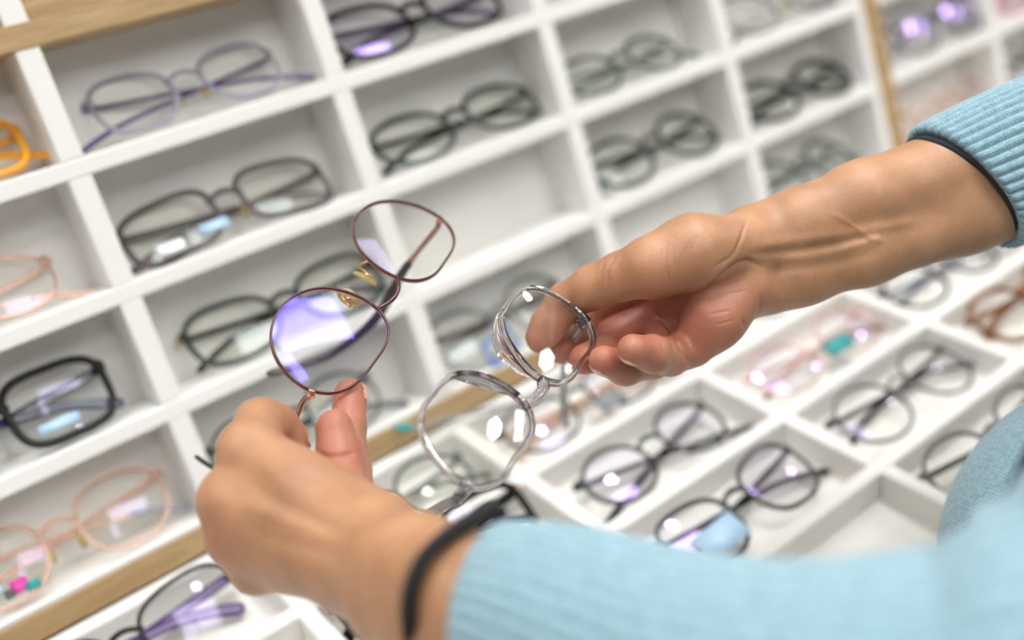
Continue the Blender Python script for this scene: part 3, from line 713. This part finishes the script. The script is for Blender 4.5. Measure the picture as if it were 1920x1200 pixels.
# left hand (back towards the camera)
palmL = [
    [(1130, 1215, 302, 17), (1000, 1170, 314, 18), (860, 1114, 336, 18.5), (780, 1068, 356, 17.5), (705, 1036, 372, 16.5)],
    [(1120, 1280, 304, 17), (980, 1235, 318, 18), (835, 1185, 340, 18), (755, 1125, 360, 17), (690, 1075, 378, 16)],
    [(690, 1012, 380, 15.5), (560, 920, 396, 13.5), (468, 845, 408, 11.6)], [(680, 1040, 378, 15), (433, 938, 402, 12.2)],
    [(670, 1060, 380, 15), (448, 1008, 402, 11.6)], [(670, 1075, 384, 14), (570, 1050, 396, 10.5), (484, 1060, 406, 10.4)],
    [(715, 1000, 380, 13.5), (645, 952, 398, 11.5)], [(610, 980, 408, 18), (520, 960, 408, 14)]]
fingL = [
    [(468, 845, 408, 11.6), (490, 797, 428, 10.4), (512, 800, 434, 9.4), (530, 818, 438, 8.6), (545, 845, 436, 8)],             # index
    [(650, 955, 405, 11), (640, 900, 418, 9.2), (636, 855, 424, 8.6), (627, 802, 428, 7.6)],                   # thumb
    [(668, 960, 420, 9.5), (658, 880, 438, 7.8), (651, 800, 452, 7.4), (657, 741, 463, 7.4)],                   # middle, behind the thumb
    [(433, 938, 402, 11.5), (470, 890, 440, 9), (530, 845, 455, 6.5), (559, 815, 452, 4.6)],
    [(448, 1008, 402, 11), (500, 960, 440, 8.5), (590, 900, 448, 7)],
    [(484, 1060, 406, 10.2), (545, 1010, 440, 8), (610, 950, 445, 6.5)]]
def bounds(chs, pad=6):
    A = np.array([PR(*q) for c in chs for q in c]); return (A[:, :3] - A[:, 3:]).min(0) - pad, (A[:, :3] + A[:, 3:]).max(0) + pad
VOX = globals().get('VOX', .8)
lo, hi = bounds(palmR + fingR); VR, QR = seg_field(palmR, fingR, lo, hi, VOX)
lo, hi = bounds(palmL + fingL); VL, QL = seg_field(palmL, fingL, lo, hi, VOX * 1.1)
def smooth_mesh(V, Q, it, lam=.5):
    E = np.vstack([Q[:, [0, 1]], Q[:, [1, 2]], Q[:, [2, 3]], Q[:, [3, 0]]]); n = len(V); deg = np.bincount(E.ravel(), minlength=n)[:, None]
    for _ in range(it):
        A = np.zeros_like(V)
        for q in range(3): A[:, q] = np.bincount(E[:, 0], V[E[:, 1], q], n) + np.bincount(E[:, 1], V[E[:, 0], q], n)
        V = V + lam * (A / deg - V)
    return V
def vnormals(V, Q):
    a = V[Q[:, 2]] - V[Q[:, 0]]; b = V[Q[:, 3]] - V[Q[:, 1]]; n = np.cross(a, b); N = np.zeros_like(V)
    for k in range(4):
        for q in range(3): N[:, q] += np.bincount(Q[:, k], n[:, q], len(V))
    return N / (np.linalg.norm(N, axis=1)[:, None] + 1e-12)
def subdiv(V, Q):
    """one linear split of every quad into four"""
    E = np.vstack([Q[:, [0, 1]], Q[:, [1, 2]], Q[:, [2, 3]], Q[:, [3, 0]]]); Es = np.sort(E, 1)
    key = Es[:, 0].astype(np.int64) * len(V) + Es[:, 1]; u, inv = np.unique(key, return_inverse=True)
    ev = (V[u // len(V)] + V[u % len(V)]) / 2; m = len(Q); fc = V[Q].mean(1)
    e = (inv + len(V)).reshape(4, m); f = np.arange(m) + len(V) + len(ev)
    V2 = np.vstack([V, ev, fc])
    Q2 = np.vstack([np.stack([Q[:, 0], e[0], f, e[3]], 1), np.stack([e[0], Q[:, 1], e[1], f], 1), np.stack([f, e[1], Q[:, 2], e[2]], 1), np.stack([e[3], f, e[2], Q[:, 3]], 1)])
    return V2, Q2
def uv_of(V): return np.column_stack([960 + F * V[:, 0] / V[:, 2], 600 + F * V[:, 1] / V[:, 2]])
def pdist(U, pts):
    pts = np.array(pts, float); best = np.full(len(U), 1e9); tb = np.zeros(len(U))
    for i in range(len(pts) - 1):
        a, b = pts[i], pts[i + 1]; d = b - a; t = np.clip(((U - a) @ d) / (d @ d + 1e-9), 0, 1); r = np.hypot(*(U - a - t[:, None] * d).T)
        m = r < best; best[m] = r[m]; tb[m] = (i + t[m]) / (len(pts) - 1)
    return best, tb
def sculpt(V, Q, strokes, zr=None):
    N = vnormals(V, Q); U = uv_of(V); view = -V / np.linalg.norm(V, axis=1)[:, None]; f = np.clip((N * view).sum(1) * 2.5, 0, 1)
    D = np.zeros(len(V))
    for s_ in strokes:
        pts, w, dep = s_[:3]; zlim = s_[3] if len(s_) > 3 else None
        pts = spline(np.array(pts, float), max(8, 4 * len(pts))) if len(pts) > 2 else pts
        r, t = pdist(U, pts); fade = np.clip(np.minimum(t, 1 - t) * 6 + .15, 0, 1)
        g = np.exp(-(r / w) ** 2) * dep * fade
        if zlim: g = g * ((V[:, 2] > zlim[0]) & (V[:, 2] < zlim[1]))
        D += g
    return V + N * (D * f)[:, None]
VR = smooth_mesh(VR, QR, 3); VL = smooth_mesh(VL, QL, 6)
VR, QR = subdiv(VR, QR); VR = smooth_mesh(VR, QR, 2)
strokesR = [
    ([(1412, 462), (1520, 448), (1640, 428), (1720, 415)], 11, 0.73), ([(1440, 488), (1540, 478), (1630, 452), (1650, 440)], 10, 0.66),      # tendons
    ([(1405, 478), (1520, 465), (1645, 440)], 7.5, -0.53), ([(1430, 508), (1560, 495), (1650, 470)], 11, -0.46),
    ([(1560, 400), (1595, 420), (1630, 445), (1655, 455)], 6, .35),                                                             # vein
    ([(1400, 410), (1388, 450), (1372, 480), (1340, 500)], 4, -0.59), ([(1430, 500), (1400, 490), (1375, 500), (1352, 520), (1325, 545), (1280, 566)], 5.6, -1.1),
    ([(1415, 520), (1425, 560), (1418, 600)], 3.8, -0.4), ([(1390, 600), (1400, 622)], 3.8, -0.46),
    ([(1226, 584), (1252, 612), (1275, 650), (1297, 689)], 4, -0.86),                                                          # palm crease
    ([(1262, 450), (1252, 500), (1245, 530)], 2, -0.23), ([(1283, 450), (1276, 490)], 2, -0.2), ([(1230, 470), (1222, 520)], 1.8, -0.13),
    ([(1180, 475), (1160, 510), (1158, 545)], 2.8, -0.36), ([(1170, 475), (1148, 512), (1146, 545)], 2.5, -0.3), ([(1140, 505), (1134, 530)], 2.2, -0.23),
    ([(1262, 640), (1258, 665), (1262, 688)], 2.5, -0.23), ([(1240, 640), (1244, 665)], 2.2, -0.2),
    ([(1320, 560), (1360, 552), (1400, 545)], 3.1, -0.26), ([(1330, 590), (1370, 582)], 3.1, -0.23), ([(1340, 610), (1375, 600)], 2.8, -0.2),
    ([(1254, 450), (1250, 490), (1258, 535)], 1.6, -.4), ([(1272, 444), (1264, 480), (1268, 512)], 1.5, -.36), ([(1292, 452), (1282, 480)], 1.5, -.33), ([(1240, 468), (1236, 500)], 1.4, -.25), ([(1224, 460), (1214, 498)], 1.4, -.25),
    ([(1310, 440), (1296, 470)], 1.5, -.25), ([(1155, 478), (1140, 505), (1138, 540)], 2.0, -.45), ([(1132, 490), (1122, 520)], 1.8, -.3),
    ([(1350, 430), (1320, 470), (1290, 540)], 18, 0.33)]
VR = sculpt(VR, QR, strokesR)
strokesL = [
    ([(594, 852), (625, 856), (665, 850)], 4.5, -1.2), ([(470, 850), (560, 920), (660, 985)], 18, .6), ([(440, 940), (560, 985), (650, 1020)], 16, .5),
    ([(450, 890), (540, 955), (640, 1005)], 16, -.45), ([(440, 980), (540, 1020), (640, 1045)], 14, -.35)]
VL = sculpt(VL, QL, strokesL)
# ---- finger nails: a flat plate let into the back of a fingertip
def nail(V, Q, c, up, out, w, l, lift=.35):
    """c: tip centre (cam mm); up: along the finger to the tip; out: outward normal of the nail; returns vertex mask"""
    c = np.array(c, float); up = np.array(up, float); up /= np.linalg.norm(up); out = np.array(out, float); out -= up * (out @ up); out /= np.linalg.norm(out)
    sd = np.cross(up, out); N = vnormals(V, Q); d = V - c; a = d @ up; b = d @ sd; h = d @ out
    near = (np.linalg.norm(d, axis=1) < l * 1.8 + 4) & (h > 1.5) & ((N @ out) > .1)
    e = np.abs(a / (l / 2)) ** 3.5 + np.abs(b / (w / 2)) ** 3.5
    mask = near & (e < 1)
    edge = near & (e >= .75) & (e < 1.9)
    V = V.copy(); V[mask] += N[mask] * lift; V[edge] -= N[edge] * (lift * .6)
    return V, mask
mR = np.zeros(len(VR), bool); mL = np.zeros(len(VL), bool)
for (tip, prev, out, w, l) in [((1186, 655, 455), (1222, 664, 466), (-.15, .9, .45), 8.5, 8), ((1132, 676, 466), (1172, 690, 476), (-.15, .9, .45), 9, 8.5),
                               ((1096, 674, 484), (1128, 664, 500), (-.2, .9, .5), 9, 8), ((1014, 634, 500), (1028, 610, 501), (-.8, 0, .6), 10, 9)]:
    a, b = P(*tip), P(*prev); VR, m = nail(VR, QR, a, a - b, out, w, l, .2); mR |= m
for (tip, prev, out, w, l) in [((657, 741, 463), (651, 800, 452), (.9, -.2, .35), 9.5, 10), ((559, 815, 452), (530, 845, 455), (.7, -.4, -.5), 8, 7), ((562, 835, 440), (546, 812, 441), (.8, -.4, 0), 8, 7)]:
    a, b = P(*tip), P(*prev); VL, m = nail(VL, QL, a, a - b, out, w, l); mL |= m
# ---- one body mesh
nV = len(VR); Vb = np.vstack([VR, VL]); Qb = np.vstack([QR, QL + nV]); mask = np.concatenate([mR, mL])
flush_shade = np.zeros(len(Vb))
def blush(c, r, a):
    global flush_shade
    flush_shade = np.maximum(flush_shade, a * np.exp(-(np.linalg.norm(Vb - P(*c), axis=1) / r) ** 2))
for c, r, a in [((1014, 636, 500), 14, .8), ((1186, 655, 460), 16, 1), ((1142, 678, 458), 16, 1), ((1094, 674, 482), 15, 1), ((1058, 655, 510), 18, .9), ((1200, 600, 512), 30, 1), ((1300, 600, 490), 26, .95),
                ((1350, 580, 480), 20, .7), ((1150, 620, 505), 22, 1), ((1240, 560, 480), 22, .55), ((630, 806, 425), 16, .9), ((659, 760, 456), 18, .85), ((640, 860, 420), 18, .9), ((560, 800, 436), 12, .4), ((375, 1000, 395), 14, .35), ((600, 820, 450), 14, .7)]:
    blush(c, r, a)
me = bpy.data.meshes.new('body'); Wb = c2w(Vb)
me.vertices.add(len(Wb)); me.vertices.foreach_set('co', Wb.ravel().astype(np.float32))
me.loops.add(Qb.size); me.loops.foreach_set('vertex_index', Qb.ravel().astype(np.int32))
me.polygons.add(len(Qb)); me.polygons.foreach_set('loop_start', (np.arange(len(Qb)) * 4).astype(np.int32)); me.polygons.foreach_set('loop_total', np.full(len(Qb), 4, np.int32))
me.update(calc_edges=True); me.validate()
me.polygons.foreach_set('use_smooth', [True] * len(me.polygons))
fm = mask[Qb].sum(1) >= 3
at = me.attributes.new('flush_shade', 'FLOAT', 'POINT'); at.data.foreach_set('value', flush_shade.astype(np.float32))
def skin():
    m, t, o = nt('skin'); N = t.nodes.new; Lk = t.links.new
    b = N('ShaderNodeBsdfPrincipled'); b.inputs['Roughness'].default_value = .42
    b.inputs['Subsurface Weight'].default_value = .12; b.inputs['Subsurface Radius'].default_value = (1, .35, .2); b.inputs['Subsurface Scale'].default_value = .004
    a = N('ShaderNodeAttribute'); a.attribute_name = 'flush_shade'
    tc = N('ShaderNodeTexCoord')
    n1 = N('ShaderNodeTexNoise'); n1.inputs['Scale'].default_value = 55; n1.inputs['Detail'].default_value = 3; Lk(tc.outputs['Object'], n1.inputs['Vector'])
    n2 = N('ShaderNodeTexNoise'); n2.inputs['Scale'].default_value = 900; n2.inputs['Detail'].default_value = 3; Lk(tc.outputs['Object'], n2.inputs['Vector'])
    vo = N('ShaderNodeTexVoronoi'); vo.inputs['Scale'].default_value = 1100; vo.feature = 'DISTANCE_TO_EDGE'; Lk(tc.outputs['Object'], vo.inputs['Vector'])
    r = N('ShaderNodeValToRGB'); r.color_ramp.elements[0].position = .35; r.color_ramp.elements[0].color = (.41, .205, .10, 1); r.color_ramp.elements[1].position = .68; r.color_ramp.elements[1].color = (.54, .285, .148, 1)
    Lk(n1.outputs['Fac'], r.inputs[0])
    mx = N('ShaderNodeMixRGB'); mx.inputs[2].default_value = (.44, .14, .095, 1); Lk(r.outputs[0], mx.inputs[1]); Lk(a.outputs['Fac'], mx.inputs[0])  # reddened skin, its colour deepened for the shade on the finger pads
    m2 = N('ShaderNodeMixRGB'); m2.blend_type = 'MULTIPLY'; m2.inputs[0].default_value = .22; Lk(mx.outputs[0], m2.inputs[1]); Lk(n2.outputs['Fac'], m2.inputs[2])
    Lk(m2.outputs[0], b.inputs['Base Color'])
    ad_ = N('ShaderNodeMath'); ad_.operation = 'ADD'; Lk(n2.outputs['Fac'], ad_.inputs[0]); Lk(vo.outputs['Distance'], ad_.inputs[1])
    bp = N('ShaderNodeBump'); bp.inputs['Strength'].default_value = .22; bp.inputs['Distance'].default_value = .0005; Lk(ad_.outputs[0], bp.inputs['Height']); Lk(bp.outputs[0], b.inputs['Normal'])
    Lk(b.outputs[0], o.inputs[0]); return m
M_skin = skin(); M_nail = principled('finger_nail', (.68, .39, .29), .22, coat=.4, sss=.1)
me.materials.append(M_skin); me.materials.append(M_nail)
if len(me.polygons) == len(fm): me.polygons.foreach_set('material_index', fm.astype(np.int32))
person = empty('person', loc=tuple(c2w(P(1500, 1100, 420)))); tag(person, 'person in a pale blue knitted sweater holding a pair of eyeglasses in each hand', 'person')
def pchild(o):
    o.parent = person; o.matrix_parent_inverse = Matrix.Translation(person.location).inverted(); return o
body = bpy.data.objects.new('body', me); COL.objects.link(body); pchild(body)
# ------------------------------------------------------------------ sweater
def knit(name, col, rib=False):
    m, t, o = nt(name); N = t.nodes.new; Lk = t.links.new
    b = N('ShaderNodeBsdfPrincipled'); b.inputs['Roughness'].default_value = .9; b.inputs['Sheen Weight'].default_value = .35; b.inputs['Sheen Roughness'].default_value = .4
    uv = N('ShaderNodeUVMap'); uv.uv_map = 'UVMap'
    tc = N('ShaderNodeTexCoord')
    n = N('ShaderNodeTexNoise'); n.inputs['Scale'].default_value = 1500; n.inputs['Detail'].default_value = 5; Lk(tc.outputs['Object'], n.inputs['Vector'])
    n3 = N('ShaderNodeTexNoise'); n3.inputs['Scale'].default_value = 380; n3.inputs['Detail'].default_value = 3; Lk(tc.outputs['Object'], n3.inputs['Vector'])
    r = N('ShaderNodeValToRGB'); r.color_ramp.elements[0].position = .3; r.color_ramp.elements[0].color = (*[c * .72 for c in col], 1); r.color_ramp.elements[1].position = .65; r.color_ramp.elements[1].color = (*col, 1)
    Lk(n3.outputs['Fac'], r.inputs[0]); Lk(r.outputs[0], b.inputs['Base Color'])
    def mth(op, a, b=None, c=None):
        q = N('ShaderNodeMath'); q.operation = op
        for i_, v_ in enumerate((a, b, c)):
            if v_ is None: continue
            if isinstance(v_, (int, float)): q.inputs[i_].default_value = v_
            else: Lk(v_, q.inputs[i_])
        return q.outputs[0]
    sp = N('ShaderNodeSeparateXYZ'); Lk(uv.outputs[0], sp.inputs[0])
    pp = mth('PINGPONG', mth('MULTIPLY', sp.outputs[0], 138.), .5)
    st_ = mth('SINE', mth('MULTIPLY', mth('ADD', mth('MULTIPLY', sp.outputs[1], 200 / 1.5), mth('MULTIPLY', pp, 1.4)), 6.283))
    hh = mth('ADD', mth('MULTIPLY', st_, .35), mth('MULTIPLY', pp, 1.0))
    class _O: pass
    ad_ = _O(); ad_.outputs = [mth('MULTIPLY_ADD', hh, .5, n.outputs['Fac'])]
    bp = N('ShaderNodeBump'); bp.inputs['Strength'].default_value = .9; bp.inputs['Distance'].default_value = .0006; Lk(ad_.outputs[0], bp.inputs['Height']); Lk(bp.outputs[0], b.inputs['Normal'])
    Lk(b.outputs[0], o.inputs[0]); return m
M_knit = knit('blue_knit', (.29, .47, .545))
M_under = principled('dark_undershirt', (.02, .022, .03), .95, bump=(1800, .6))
def sleeve(path, normal, ra, rb, slant, ribs, depth, mat, name, parent, thick=2.2, nu=460, jitter=.0, fold=None):
    """ribbed knitted tube: path cam mm pts, outer skin rolls over the hem into an inner skin"""
    pts = spline(path, 70); T = np.gradient(pts, axis=0); T /= np.linalg.norm(T, axis=1)[:, None]
    A = np.broadcast_to(np.array(normal, float), pts.shape); A = A - (A * T).sum(1)[:, None] * T; A /= np.linalg.norm(A, axis=1)[:, None]; B = np.cross(T, A)
    ra = np.interp(np.linspace(0, 1, 70), *ra); rb = np.interp(np.linspace(0, 1, 70), *rb)
    a = np.linspace(0, 2 * np.pi, nu, endpoint=False)
    rib = np.abs(np.cos(a * ribs / 2)) ** .6 * depth
    V = []; rows = [(j, True) for j in range(14, -1, -1)] + [(j, False) for j in range(70)]
    arc = np.concatenate([[0], np.cumsum(np.linalg.norm(np.diff(pts, axis=0), axis=1))])
    for j, inner in rows:
        off = (-thick if inner else 0); hem = 0
        rr = 1 if not (j == 0) else .985
        sh = slant(a) * max(0, 1 - arc[j] / 60)
        e = (ra[j] + off + (rib if not inner else rib * .3)) * rr; f = (rb[j] + off + (rib if not inner else rib * .3)) * rr
        if j == 0: e = e - .5; f = f - .5
        p = pts[j] + np.outer(np.cos(a) * e, A[j]) + np.outer(np.sin(a) * f, B[j]) + np.outer(sh, T[j])
        if fold is not None and not inner: p = p + fold(p, a, arc[j])
        V.append(p)
    V = np.vstack(V); R_ = len(rows); Fc = []; UV = []
    for i in range(R_ - 1):
        for q in range(nu):
            r = (q + 1) % nu; Fc.append((i * nu + q, i * nu + r, (i + 1) * nu + r, (i + 1) * nu + q))
    o = link(name, c2w(V), Fc, mat)
    uvl = o.data.uv_layers.new(name='UVMap')
    U = np.zeros((len(o.data.loops), 2)); vi = np.zeros(len(o.data.loops), np.int32); o.data.loops.foreach_get('vertex_index', vi)
    arcs = np.array([arc[j] for j, _ in rows]); U[:, 0] = (vi % nu) / nu; U[:, 1] = arcs[vi // nu] / 200
    uvl.data.foreach_set('uv', U.ravel())
    return pchild(o)
# right cuff: hem runs from (1745,232) at the top to (1860,478) below
axR = [P(1806, 352, 507), P(1880, 322, 510), P(1990, 285, 514), P(2150, 225, 520), P(2400, 150, 530)]
def slR(a): return -11.5 * np.cos(a) - 5.0 * np.sin(a) * 0 
upR = np.array([-.33, -.94, 0.])
cuffR = sleeve(axR, upR, ([0, .2, 1], [33, 34.5, 44]), ([0, .2, 1], [27, 29, 40]), slR, 46, 2.3, M_knit, 'sleeve', None)
und = sleeve([P(1800, 354, 507), P(1860, 330, 510), P(1960, 300, 514)], upR, ([0, 1], [30.3, 31]), ([0, 1], [25, 26]), lambda a: -11.5 * np.cos(a) - 3.2 * np.clip((np.cos(a) - .1) / .8, 0, 1), 0, 0, M_under, 'undershirt_cuff', None, 1.0, 160)
# left sleeve
axL = [P(925, 1155, 326), P(1050, 1195, 314), P(1250, 1275, 300), P(1500, 1345, 284), P(1800, 1380, 272), P(2100, 1330, 262)]
rng = np.random.RandomState(3)
def foldL(p, a, s_):
    return np.outer(np.sin(s_ * .06 + a * 2) * .8 * min(1, s_ / 60) + np.sin(s_ * .12 + a * 3 + 1) * 2.0 * np.clip((s_ - 95) / 40, 0, 1), np.array([0, -.8, -.6]))
sl = sleeve(axL, np.array([.3, -.95, 0.]), ([0, .1, .5, 1], [27.5, 29.5, 38, 52]), ([0, .1, .5, 1], [25, 28, 38, 50]), lambda a: -3 * np.cos(a), 40, 1.1, M_knit, 'sleeve', None, fold=foldL)
# torso and upper arm, from the right
def w_c(x, y, z, r): return (*((np.array([x, y, z]) - CC) @ CM), r)
tor = [PR(2180, 1080, 498, 97), w_c(290, -388, -430, 94), w_c(294, -392, -560, 97), w_c(296, -395, -700, 100)]
sho = [w_c(452, -392, -128, 50), w_c(430, -440, -158, 64), w_c(310, -478, -180, 70), w_c(150, -498, -172, 58)]; che = [w_c(330, -435, -235, 84), tor[1]]
Tq = np.array(tor + sho + [PR(2000, 1390, 262, 46), PR(2300, 1150, 270, 62)])
Fd = Field((Tq[:, :3] - Tq[:, 3:]).min(0) - 14, (Tq[:, :3] + Tq[:, 3:]).max(0) + 14, 4.0); D = Fd.new()
Fd.chain(D, tor, 20); Fd.chain(D, sho, 24); Fd.chain(D, che, 24)
Fd.chain(D, [PR(2000, 1390, 262, 44), PR(2300, 1150, 270, 60)], 20)
Vt, Qt = nets(D, Fd.lo, 4.0); Vt = smooth_mesh(Vt, Qt, 4); Vt, Qt = subdiv(Vt, Qt); Vt = smooth_mesh(Vt, Qt, 2)
near = np.clip((380 - Vt[:, 2]) / 60, 0, 1) * (Vt[:, 2] > 120) * np.clip((2080 - uv_of(np.where(Vt[:, 2:] > 60, Vt, 60.))[:, 0]) / 120, 0, 1); Nt = vnormals(Vt, Qt); uu = uv_of(np.where(Vt[:, 2:] > 60, Vt, 60.))[:, 0]
Vt = Vt + Nt * (near * 2.6 * (np.sin(uu * 2 * np.pi / 115 + .8) + .5 * np.sin(uu * 2 * np.pi / 61)))[:, None]
ts = link('sweater_torso', c2w(Vt), Qt, M_knit); uvl = ts.data.uv_layers.new(name='UVMap'); vi = np.zeros(len(ts.data.loops), np.int32); ts.data.loops.foreach_get('vertex_index', vi)
uvl.data.foreach_set('uv', (Vt[vi][:, :2] / 250).ravel()); pchild(ts)
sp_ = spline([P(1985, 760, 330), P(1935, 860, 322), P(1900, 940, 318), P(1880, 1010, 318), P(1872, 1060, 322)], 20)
V, Fc = sweep(sp_, (1, .5, 0), np.linspace(3.4, 2.2, 20), 1.2, k=8, power=4); pchild(link('dark_band', c2w(V), Fc, M_under))  # narrow dark band between the sleeve and the torso
# ------------------------------------------------------------------ hair tie round the nearer wrist
lp = [P(925, 958, 343), P(890, 974, 332), P(845, 1000, 325), P(797, 1045, 319), P(771, 1105, 317), P(768, 1170, 320), P(785, 1240, 335), P(835, 1262, 362), P(900, 1140, 378), P(938, 1010, 366)]
lp = np.array(lp + lp[:3]); ring = spline(lp, 121)[10:110]; cc = ring.mean(0)
V, Fc = sweep(ring, ring - cc, 2.8, 2.6, True, k=12, power=2); tie = MB(); tie.add(V, Fc)
V, Fc = ball(P(932, 962, 346), (3.4, 3.0, 3.4)); tie.add(V, Fc)
ht = link('hair_tie', c2w(tie.v), tie.f, M_hair); tag(ht, 'black elastic hair tie round the nearer wrist', 'hair tie')
